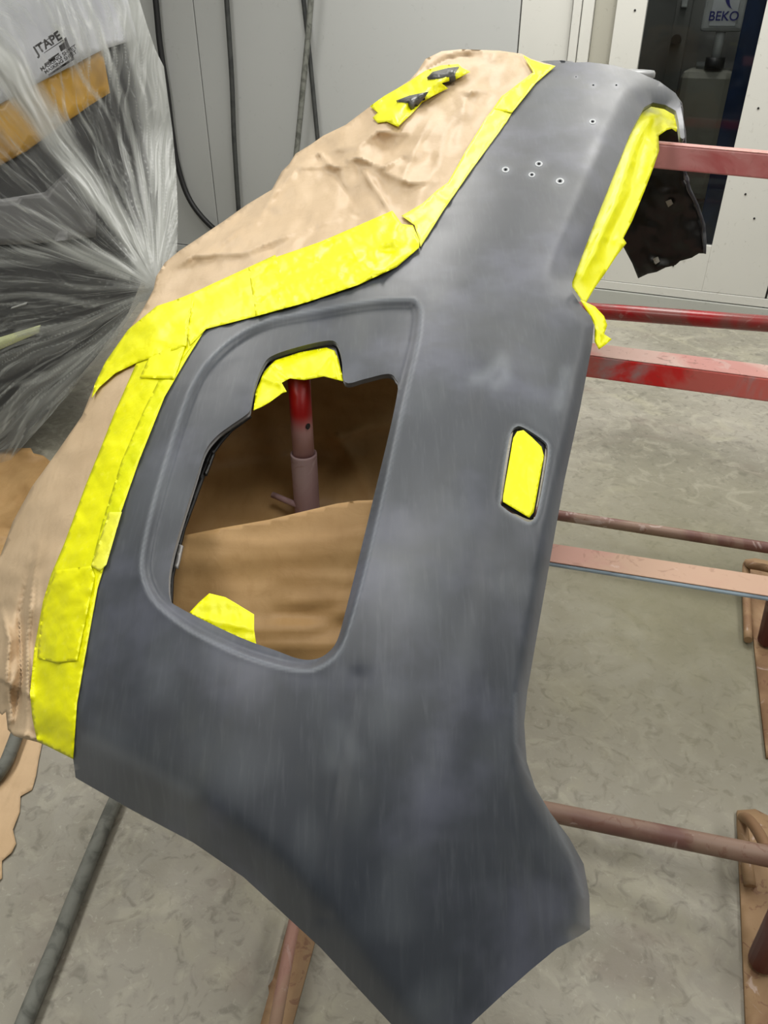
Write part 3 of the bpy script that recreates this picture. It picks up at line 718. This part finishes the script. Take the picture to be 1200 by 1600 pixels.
# telescopic post inside the opening
pt = U(470, 640, 1.47); pb = Vector((pt.x, pt.y, 0))
zj = U(480, 712, 1.36*1.0).z
D2 = 1.36
def vz(py, px=478):   # height of the post axis at image row py
    b_ = (800-py)/FPX; D = pt.y/(CP+b_*SP); return CAMZ+D*(b_*CP-SP)
m = M('post_red', rgb(150, 16, 14), .35); m.mix(m.ramp(m.noise(4, 2, 0, (1, 1, 1)), .55, .75, 0, .4), rgb(110, 20, 18))
sx = m.nt.nodes.new('ShaderNodeSeparateXYZ'); m.nt.links.new(m.geo.outputs['Position'], sx.inputs[0])
m.mix(m.ramp(sx.outputs['Z'], vz(675), vz(640), 1, 0), rgb(168, 128, 126))
tube('inner_post', [(pt.x, pt.y, vz(584)), (pt.x, pt.y, vz(735))], .0215, m.m, stand, 24)
def sleeve():
    bm = bmesh.new(); n = 32; z1 = vz(708); z0 = 0.02; ro, ri = .0262, .0225
    R = []
    for r, z in ((ri, z1-.08), (ri, z1), (ro, z1), (ro, z1-.004), (ro, z0)):
        R.append([bm.verts.new((pt.x+r*math.cos(2*math.pi*k/n), pt.y+r*math.sin(2*math.pi*k/n), z)) for k in range(n)])
    for i in range(len(R)-1):
        for k in range(n): bm.faces.new((R[i][k], R[i][(k+1) % n], R[i+1][(k+1) % n], R[i+1][k]))
    bmesh.ops.recalc_face_normals(bm, faces=bm.faces)
    me = bpy.data.meshes.new('sleeve'); bm.to_mesh(me); bm.free(); o = link('sleeve', me, MAUVE); adopt(o, stand)
sleeve()
zh = vz(784); tube('locking_handle', [(pt.x-.018, pt.y-.01, zh-.002), (pt.x-.072, pt.y+.015, zh+.008)], .0065, MAUVE, stand, 10)
tube('pin_hole', [(pt.x+.013, pt.y-.0165, vz(660)), (pt.x+.0145, pt.y-.0175, vz(660))], .006, CLEARG, stand, 12)
# feet: rusty plates on the floor with bent rods and leg stubs
def plate(pts, mat=RUSTY, z=.012):
    f = lambda X: np.array([floorD(x, y, z) for x, y in X])
    return sheet('foot_plate', pts, f, mat, stand, step=20, th=.010)
plate([(1164, 874), (1180, 872), (1240, 884), (1290, 1190), (1198, 1182)]); plate([(1152, 1266), (1180, 1264), (1250, 1300), (1330, 1700), (1170, 1700)])
plate([(452, 1436), (500, 1440), (450, 1625), (400, 1625)])
tube('foot_rod', crv([FP(1169, 1000, .02), U(1166, 890, 2.66), U(1176, 884, 2.62), U(1215, 892, 2.5)]), .013, RUSTY, stand, 10)
tube('foot_rod', crv([FP(1172, 1385, .02), U(1160, 1290, 1.80), U(1168, 1280, 1.78), U(1190, 1310, 1.70), U(1230, 1400, 1.55)]), .013, RUSTY, stand, 10)
tube('foot_rod', [FP(468, 1400, .08), FP(452, 1480, .075), FP(423, 1640, .06)], .0125, TAN, stand, 12)
for (x, y, x2, y2, D2_) in ((1199, 1000, 1235, 850, 2.1), (1192, 1500, 1255, 1370, 1.35)):
    a_ = FP(x, y, .03); tube('leg', [a_, U(x2, y2, D2_)], .028, DKRED, stand, 16)

# ---------------------------------------------------------------- wall cables
def wcable(pts, r, mat, label, off=.05, grp=None):
    P = []
    for x, y in pts:
        s, z = wall_pt(x, y, off); P.append(WO+wr*s+wn*off+UPV*z)
    P.insert(0, P[0]+(P[0]-P[1]).normalized()*1.0) if pts[0][1] <= 0 else None
    o = tube('hanging_cable', crv([tuple(p) for p in P]), r, mat, None, 10)
    return tag(o, label, 'cable', grp)
wcable([(243, -2), (250, 70), (262, 150), (268, 200), (278, 260), (298, 315), (335, 358), (380, 385), (450, 400)], .021, HOSE_B, 'thick black cable curving down beside the plastic wrapped vehicle')
wcable([(354, -2), (362, 120), (366, 220), (373, 330), (378, 400)], .017, HOSE_D, 'straight dark grey cable hanging left of the crossing pair')
wcable([(486, -2), (482, 50), (474, 130), (463, 240), (450, 330)], .019, HOSE_G, 'dusty grey hose crossing in front of a black cable', .09)
wcable([(474, -2), (481, 60), (488, 130), (497, 225), (505, 320)], .015, HOSE_D, 'black cable crossing behind the dusty grey hose', .04)

# ---------------------------------------------------------------- things behind the door window
def wpt(s, z, n): return WO+wr*s+UPV*z+wn*n
def behind(px, py, n):   # point on a plane parallel to the wall, n behind it
    s, z = wall_pt(px, py, n); return s, z
n_ = -.75
s0, zt = behind(1102, 0, n_); s1, zb = behind(1160, 50, n_)
unit = empty('separator_unit', wpt((s0+s1)/2, zb, n_)); tag(unit, 'grey wall unit marked BEKO under a dark swoosh, behind the door window', 'machine')
UG = mk_plain('unit_grey', (176, 178, 176), .5, 0, (160, 162, 160), 8)
adopt(wbox('housing', s0, s1, zb, zb+.34, n_-.12, n_, UG, None, .02), unit)
adopt(wbox('name_plate', s0+.05, s1-.05, zb+.03, zb+.32, n_, n_+.004, mk_plain('plate', (196, 198, 200), .5), None, .002), unit)
BLUE = mk_plain('logo_blue', (44, 44, 120), .5, 0, None, 8, 0)
def text(s, size, pos, ax, up, mat, name, ext=.0008, par=None, center=True, warp=None):
    c = bpy.data.curves.new(name, 'FONT'); c.body = s; c.size = size; c.extrude = ext; c.align_x = 'CENTER' if center else 'LEFT'
    c.offset = size*(.012 if size < 1 else .03)
    o = bpy.data.objects.new(name, c); COL.objects.link(o)
    dg = bpy.context.evaluated_depsgraph_get(); me = bpy.data.meshes.new_from_object(o.evaluated_get(dg))
    bpy.data.objects.remove(o); bpy.data.curves.remove(c)
    n = Vector(ax).cross(Vector(up)).normalized()
    for v in me.vertices:
        if warp: v.co = warp(v.co)
        else: v.co = Vector(pos)+Vector(ax)*v.co.x+Vector(up)*v.co.y+n*v.co.z
    me.materials.clear(); o = link(name, me, mat, smooth=False)
    if par: adopt(o, par)
    return o
smid = (s0+s1)/2
text('BEKO', .07, wpt(smid, zb+.06, n_+.005), wr, UPV, BLUE, 'lettering', par=unit)
def swoosh():
    bm = bmesh.new(); L = []
    for k in range(13):
        t = k/12; a = math.radians(-75+150*t)
        xo = .02-.075*math.cos(a)*1.0; zo = .075*math.sin(a)*1.1; wth = .026*math.sin(math.pi*t)
        L.append((bm.verts.new(wpt(smid+.01-(.075*math.cos(a)-.05), zb+.20+zo, n_+.0055)), bm.verts.new(wpt(smid+.01-(.075*math.cos(a)-.05)+wth+.001, zb+.20+zo, n_+.0055))))
    for p, q in zip(L[:-1], L[1:]): bm.faces.new((p[0], p[1], q[1], q[0]))
    me = bpy.data.meshes.new('emblem'); bm.to_mesh(me); bm.free(); o = link('emblem', me, BLUE, smooth=False); adopt(o, unit)
    sm = o.modifiers.new('t', 'SOLIDIFY'); sm.thickness = .001
swoosh()
adopt(tube('pipe', [wpt(smid+.0, zb+.02, n_-.05), wpt(smid, zb-.2, n_-.05)], .03, UG, None, 12), unit)
adopt(tube('pipe_collar', [wpt(smid, zb-.14, n_-.05), wpt(smid, zb-.18, n_-.05), wpt(smid, zb-.20, n_-.05)], .06, HOSE_B, None, 14), unit)
# white drum / jerry can
sj0, zj1 = behind(1065, 108, n_); sj1, _ = behind(1150, 108, n_); _, zj0 = behind(1100, 205, n_)
can = empty('plastic_container', wpt((sj0+sj1)/2, 0, n_)); tag(can, 'large translucent white plastic container below the wall unit', 'container')
CANM = mk_plain('milky_plastic', (150, 148, 136), .5, 0, (136, 134, 122), 5)
adopt(wbox('body', sj0, sj1, .55, zj1, n_-.3, n_, CANM, None, .05), can)
adopt(tube('filler_cap', [wpt((sj0+sj1)/2, zj1, n_-.15), wpt((sj0+sj1)/2, zj1+.035, n_-.15)], .09, UG, None, 20), can)
tag(wbox('wall_cabinet', sj0-.05, sj1+.35, 0, .55, n_-.5, n_+.03, mk_plain('cab', (52, 52, 50), .6), None, .01), 'dark low cabinet behind the door window under the container', 'cabinet')
sk0, zk = behind(1045, 70, n_); sk1, _ = behind(1070, 70, n_)
cd = empty('conduit_panel', wpt(sk0, 1.3, n_)); tag(cd, 'narrow grey conduit panel with a socket left of the wall unit', 'panel')
adopt(wbox('cover', sk0, sk1, .3, CEIL, n_-.1, n_-.04, mk_plain('cond', (104, 104, 100), .6), None, .004), cd)
_, zk2 = behind(1060, 12, n_); adopt(wbox('socket', sk0+.03, sk1-.03, zk2, zk2+.07, n_-.04, n_-.02, UG, None, .006), cd)
_, zk3 = behind(1055, 62, n_); adopt(tube('knob', [wpt(sk0+.04, zk3, n_-.04), wpt(sk0+.04, zk3, n_+.01)], .03, HOSE_B, None, 14), cd)
LC = U(985, 110, 2.45)
LIDM = mk_plain('cap_grey', (150, 152, 154), .35)
def lathe(name, c, prof, mat, par, n=36):
    bm = bmesh.new(); R = [[bm.verts.new((c.x+r*math.cos(2*math.pi*k/n), c.y+r*math.sin(2*math.pi*k/n), c.z+z)) for k in range(n)] for r, z in prof]
    for i in range(len(R)-1):
        for k in range(n): bm.faces.new((R[i][k], R[i][(k+1) % n], R[i+1][(k+1) % n], R[i+1][k]))
    bmesh.ops.recalc_face_normals(bm, faces=bm.faces)
    me = bpy.data.meshes.new(name); bm.to_mesh(me); bm.free(); o = link(name, me, mat); adopt(o, par); return o
lathe('end_cap', LC, [(.0, .0), (.074, 0), (.078, -.006), (.078, -.018), (.072, -.02), (.072, -.03), (.0, -.03)], LIDM, bumper)

# ---------------------------------------------------------------- wrapped vehicle at the left
def veh_d(off=0):
    def f(X):
        return 3.05+off+.0007*np.clip(X[:, 1]-150, -200, 600)*.9+.0009*np.clip(X[:, 0]-120, 0, 300)**1.25*.6-.0005*np.clip(120-X[:, 0], 0, 200)
    return f
vp = U(60, 400, 3.2); veh = empty('vehicle', (vp.x, vp.y, 0)); tag(veh, 'vehicle front with white top, amber band and dark lower body under clear film', 'vehicle')
sheet('upper_body', [(-300, -60), (150, -60), (200, 0), (215, 60), (160, 78), (60, 128), (-80, 205), (-300, 320)], veh_d(), mk_plain('vehicle_white', (196, 198, 204), .4, 0, (180, 182, 190), 3), veh, step=14, th=.05)
sheet('amber_band', [(-300, 318), (-80, 203), (60, 127), (160, 76), (172, 145), (100, 190), (40, 235), (-80, 300), (-300, 418)], veh_d(.01), mk_plain('amber', (196, 148, 34), .35, 0, (150, 112, 40), 4), veh, step=14, th=.05)
sheet('lower_body', [(-300, 414), (-80, 296), (40, 232), (100, 187), (172, 142), (160, 74), (216, 58), (238, 160), (250, 330), (225, 430), (200, 490), (150, 558), (90, 628), (20, 700), (-300, 750)], veh_d(.03), mk_plain('vehicle_dark', (44, 44, 44), .45, 0, (34, 34, 34), 3), veh, step=14, th=0, extr=(-.40, .9, 0))
sheet('side_panel', [(-300, 360), (70, 300), (110, 262), (150, 300), (150, 370), (60, 380), (-300, 395)], veh_d(.0), mk_plain('vehicle_grey', (92, 92, 92), .4), veh, step=14, th=.03)
sheet('pale_strip', [(-300, 545), (0, 527), (62, 508), (60, 520), (0, 546), (-300, 562)], veh_d(-.02), mk_plain('pale_green', (190, 196, 140), .4), veh, step=14, th=.02)
sheet('slot', [(18, 480), (42, 472), (40, 476), (16, 483)], veh_d(-.02), UG, veh, step=8, th=.01)
# the film: radial folds drawn together at the knot point
KN = np.array([246.0, 452.0])
def polar(X):
    v = X-KN; return np.arctan2(-v[:, 1], -v[:, 0]), np.hypot(v[:, 0], v[:, 1])   # 0 = left, + = up
def foldv(X):
    th, r = polar(X)
    Y1 = np.c_[th*100, r]
    wob = 8*nz(X, 130, 130, 25)+1.5*nz(X, 50, 50, 26)
    Y1[:, 0] += wob*sstep(r, 0, 160)
    k = sstep(r, 20, 200)
    return .75*nz(Y1, 13, 260, 21)+.45*nz(Y1, 6, 120, 22)+(.10+.20*k)*nz(Y1, 2.2, 90, 23)
def creasev(X):
    th, r = polar(X)
    Y1 = np.c_[th*100+9*nz(X, 140, 140, 27)+2*nz(X, 30, 30, 28), r]
    a = nz(Y1, 7, 170, 61); b = nz(Y1, 4, 110, 62); c = nz(Y1, 14, 200, 63)
    return .5*np.exp(-(a/.035)**2)*(b > -.1)+.38*np.exp(-(b/.06)**2)*sstep(r, 40, 120)*(a > -.05)+.5*np.exp(-(c/.02)**2)
def film_d(X):
    th, r = polar(X)
    D = 2.56+.38*sstep(r, 0, 260)+.0005*np.clip(X[:, 1]-450, 0, 400)*.9-.12*sstep(X[:, 0], 200, -40)*sstep(X[:, 1], 420, 100)+.10*np.exp(-((X[:, 0]-285)/50)**2)
    return D-.026*foldv(X)*sstep(r, 0, 120)
BANDS = [(cat([(-30, 70), (30, 130), (90, 210), (150, 300), (200, 370), (243, 440)], False, 5), (32, 14), .78), (cat([(-40, 405), (60, 400), (130, 402), (190, 425), (243, 450)], False, 5), (14, 22), .45),
         (cat([(-20, 470), (60, 460), (150, 476), (240, 460)], False, 5), (5, 6), .35), (cat([(30, 520), (100, 512), (170, 490), (240, 456)], False, 5), (8, 8), .30),
         (cat([(-30, 610), (60, 590), (150, 540), (235, 465)], False, 5), (6, 6), .22), (cat([(-30, 345), (40, 365), (120, 395), (200, 430)], False, 5), (6, 6), .35),
         (cat([(-30, 300), (50, 330), (150, 385), (225, 440)], False, 5), (3.5, 4), .40), (cat([(60, 80), (120, 170), (170, 260), (215, 350), (240, 430)], False, 5), (4, 4), .3),
         (cat([(215, -30), (250, 120), (262, 260), (262, 400)], False, 5), (24, 18), .45), (cat([(120, -30), (180, 120), (225, 300), (240, 420)], False, 5), (6, 6), .45),
         (cat([(170, -30), (205, 60), (232, 200), (248, 340), (250, 430)], False, 5), (9, 9), .4), (cat([(85, 40), (130, 120), (180, 200), (232, 380)], False, 5), (4, 4), .35),
         (cat([(-30, 690), (60, 620), (150, 540), (235, 470)], False, 5), (40, 10), .22)]
def opac(X):
    th, r = polar(X); f = foldv(X)
    o = .08+.26*np.clip(f*1.5, 0, 1)**1.5+.07*sstep(X[:, 1], 470, 560)
    o = o+.20*sstep(X[:, 0], 170, 240)*sstep(X[:, 1], 460, 380)+.26*sstep(X[:, 1], 140, 20)
    for P, (w0, w1), a in BANDS:
        d, _, p = pdist(X+np.c_[nz(X, 30, 90, 51)*4, nz(X, 60, 30, 52)*3], P); wv = w0+(w1-w0)*p; o = o+a*np.exp(-(d/wv)**4)
    o = o+.55*creasev(X)*(.35+.65*sstep(np.abs(X[:, 1]-300), 60, 260)+.3*sstep(X[:, 0], 100, 200))
    o = o-.40*np.clip(-f*1.8-.2, 0, 1)
    o = o*(1-.25*np.exp(-(r/45)**2))
    return np.clip(o, .05, .95)
m = M('clear_film', rgb(172, 175, 172), .34, 0, .5); nt = m.nt
m.bump(m.noise(40, 4, 1.5), .12, .003)
tr = nt.nodes.new('ShaderNodeBsdfTransparent'); tl = nt.nodes.new('ShaderNodeBsdfTranslucent'); tl.inputs[0].default_value = rgb(210, 214, 212)
m1 = nt.nodes.new('ShaderNodeMixShader'); m1.inputs[0].default_value = .35; m2 = nt.nodes.new('ShaderNodeMixShader')
nt.links.new(m.b.outputs[0], m1.inputs[1]); nt.links.new(tl.outputs[0], m1.inputs[2])
cx = nt.nodes.new('ShaderNodeCombineXYZ'); nt.links.new(m.attr('fan'), cx.inputs[0]); nt.links.new(m.attr('run'), cx.inputs[1])
def streak(sx_, sy_, a_, b_):
    mp = nt.nodes.new('ShaderNodeMapping'); mp.inputs['Scale'].default_value = (sx_, sy_, 1); nt.links.new(cx.outputs[0], mp.inputs[0])
    n = nt.nodes.new('ShaderNodeTexNoise'); n.inputs['Scale'].default_value = 1; n.inputs['Detail'].default_value = 2; n.inputs['Distortion'].default_value = .3
    nt.links.new(mp.outputs[0], n.inputs['Vector']); return m.ramp(n.outputs[0], a_, b_, 0, 1)
st = m.mul(m.mul(streak(26, 1.3, .56, .68), .30), m.mul(streak(60, 2.2, .58, .70), .22), 'ADD')
dk = m.mul(streak(17, 1.0, .60, .70), .30)
op = m.mul(m.mul(m.attr('opac'), st, 'ADD'), dk, 'SUBTRACT')
cl = nt.nodes.new('ShaderNodeClamp'); cl.inputs[1].default_value = .04; cl.inputs[2].default_value = .95; nt.links.new(op, cl.inputs[0])
nt.links.new(cl.outputs[0], m2.inputs[0]); nt.links.new(tr.outputs[0], m2.inputs[1]); nt.links.new(m1.outputs[0], m2.inputs[2])
nt.links.new(m2.outputs[0], nt.nodes['Material Output'].inputs[0])
FILM = m.m
FO = [(-290, -50), (212, -50), (218, 0), (230, 40), (243, 78), (256, 104), (262, 150), (269, 200), (275, 262), (278, 330), (277, 388), (268, 430), (256, 462), (217, 473), (173, 540), (121, 601), (82, 646), (17, 718), (-290, 820)]
film = sheet('plastic_film', FO, film_d, FILM, None, step=2.6, th=0, attrs={'opac': opac, 'fan': lambda X: polar(X)[0]+.10*nz(X, 150, 150, 71)+.02*nz(X, 45, 45, 72), 'run': lambda X: polar(X)[1]/180}, estep=4)
tag(film, 'clear plastic masking film gathered into radial folds over the vehicle at the left', 'plastic film')
INK = mk_plain('black_ink', (22, 20, 20), .5, 0, None, 8, 0)
def print_text(body, size, cx, cy, ang, squeeze=1.0, name='print'):
    ca, sa = math.cos(ang), math.sin(ang)
    # position in sight-line plan, wrapped onto the film
    def warp(co):
        x = cx+(co.x*ca*squeeze+co.y*sa*.9); y = cy+(co.x*sa*squeeze-co.y*ca*1.0)+co.y*0
        x += co.y*(-.25)*0
        D = film_d(np.array([[x, y]]))[0]-.012-co.z*.01
        return U(x, y, D)
    o = text(body, size, (0, 0, 0), (1, 0, 0), (0, 1, 0), INK, name, ext=.0, warp=warp); adopt(o, film); return o
A0 = math.radians(-34)
def at_(u, v): return (86+u*math.cos(A0)-v*math.sin(A0)*.55, 84+u*math.sin(A0)+v*math.cos(A0))
for body, size, u, v in (('JTAPE', 21, -4, -16), ('MASKING SHEET', 9, 3, 13), ('MASKING SHEET', 8, 4, 21)):
    x, y = at_(u, v); print_text(body, size, x, y, A0, .9 if size > 10 else 1.0)
def strip(u0, u1, v0, v1):
    pts = [at_(u0, v0), at_(u1, v0), at_(u1, v1), at_(u0, v1)]
    o = sheet('print_block', pts, lambda X: film_d(X)-.010, INK, film, step=5, th=.0)
strip(-20, 16, -30, -28.5); strip(-16, 20, -13, -11.5); strip(-14, 6, 2, 5); strip(10, 24, -8, 3); strip(-22, 26, 24, 28); strip(-22, -2, 4, 9); strip(22, 26, -14, 24)

# ---------------------------------------------------------------- papers and hoses on the floor
def fz(base, amp, sx=60, sy=30, seed=41):
    return lambda X: np.array([floorD(x, y, base) for x, y in X])-amp*np.abs(nz(X, sx, sy, seed))
o = sheet('floor_paper', [(-60, 690), (20, 700), (48, 700), (52, 708), (68, 712), (80, 722), (70, 760), (30, 830), (-20, 900), (-60, 900)], fz(.01, .10, 50, 30), PAPER_D, None, step=7, th=.001)
tag(o, 'brown paper heap on the floor below the wrapped vehicle', 'paper')
o = sheet('floor_paper', [(-60, 1040), (70, 1100), (66, 1160), (60, 1188), (56, 1212), (50, 1234), (32, 1244), (31, 1268), (20, 1296), (25, 1318), (18, 1332), (3, 1345), (3, 1372), (-2, 1376), (-60, 1400)], fz(.004, .006), PAPER_F, None, step=7, th=.001)
tag(o, 'flat tan paper sheet with a torn edge on the floor at lower left', 'paper')
ph = [FP(262, 1090, .02), FP(215, 1180, .02), FP(178, 1256, .02), FP(135, 1358, .02), FP(92, 1466, .02), FP(38, 1598, .02), FP(5, 1690, .02), FP(-20, 1800, .02)]
tag(tube('floor_hose', crv([tuple(p) for p in ph]), .0175, HOSE_G, None, 12), 'dusty grey air hose on the floor running out from under the bumper', 'hose')
ph = [FP(60, 1060, .025), FP(36, 1120, .025), FP(22, 1160, .025), FP(4, 1200, .025), FP(-30, 1235, .02), FP(-90, 1270, .02)]
tag(tube('floor_hose', crv([tuple(p) for p in ph]), .0175, HOSE_G, None, 12), 'short curve of grey hose lying on the torn paper', 'hose')
# light fittings on the ceiling
for lx, ly, _p in LAMPS:
    o = boxm('light_fitting', (lx, ly, CEIL), (1, 0, 0), (0, 1, 0), (0, 0, 1), -.2, .2, -.8, .8, -.06, .055, CEILM, None, .01)
    o.name = 'light_fitting'; adopt(o, bpy.data.objects['ceiling'])
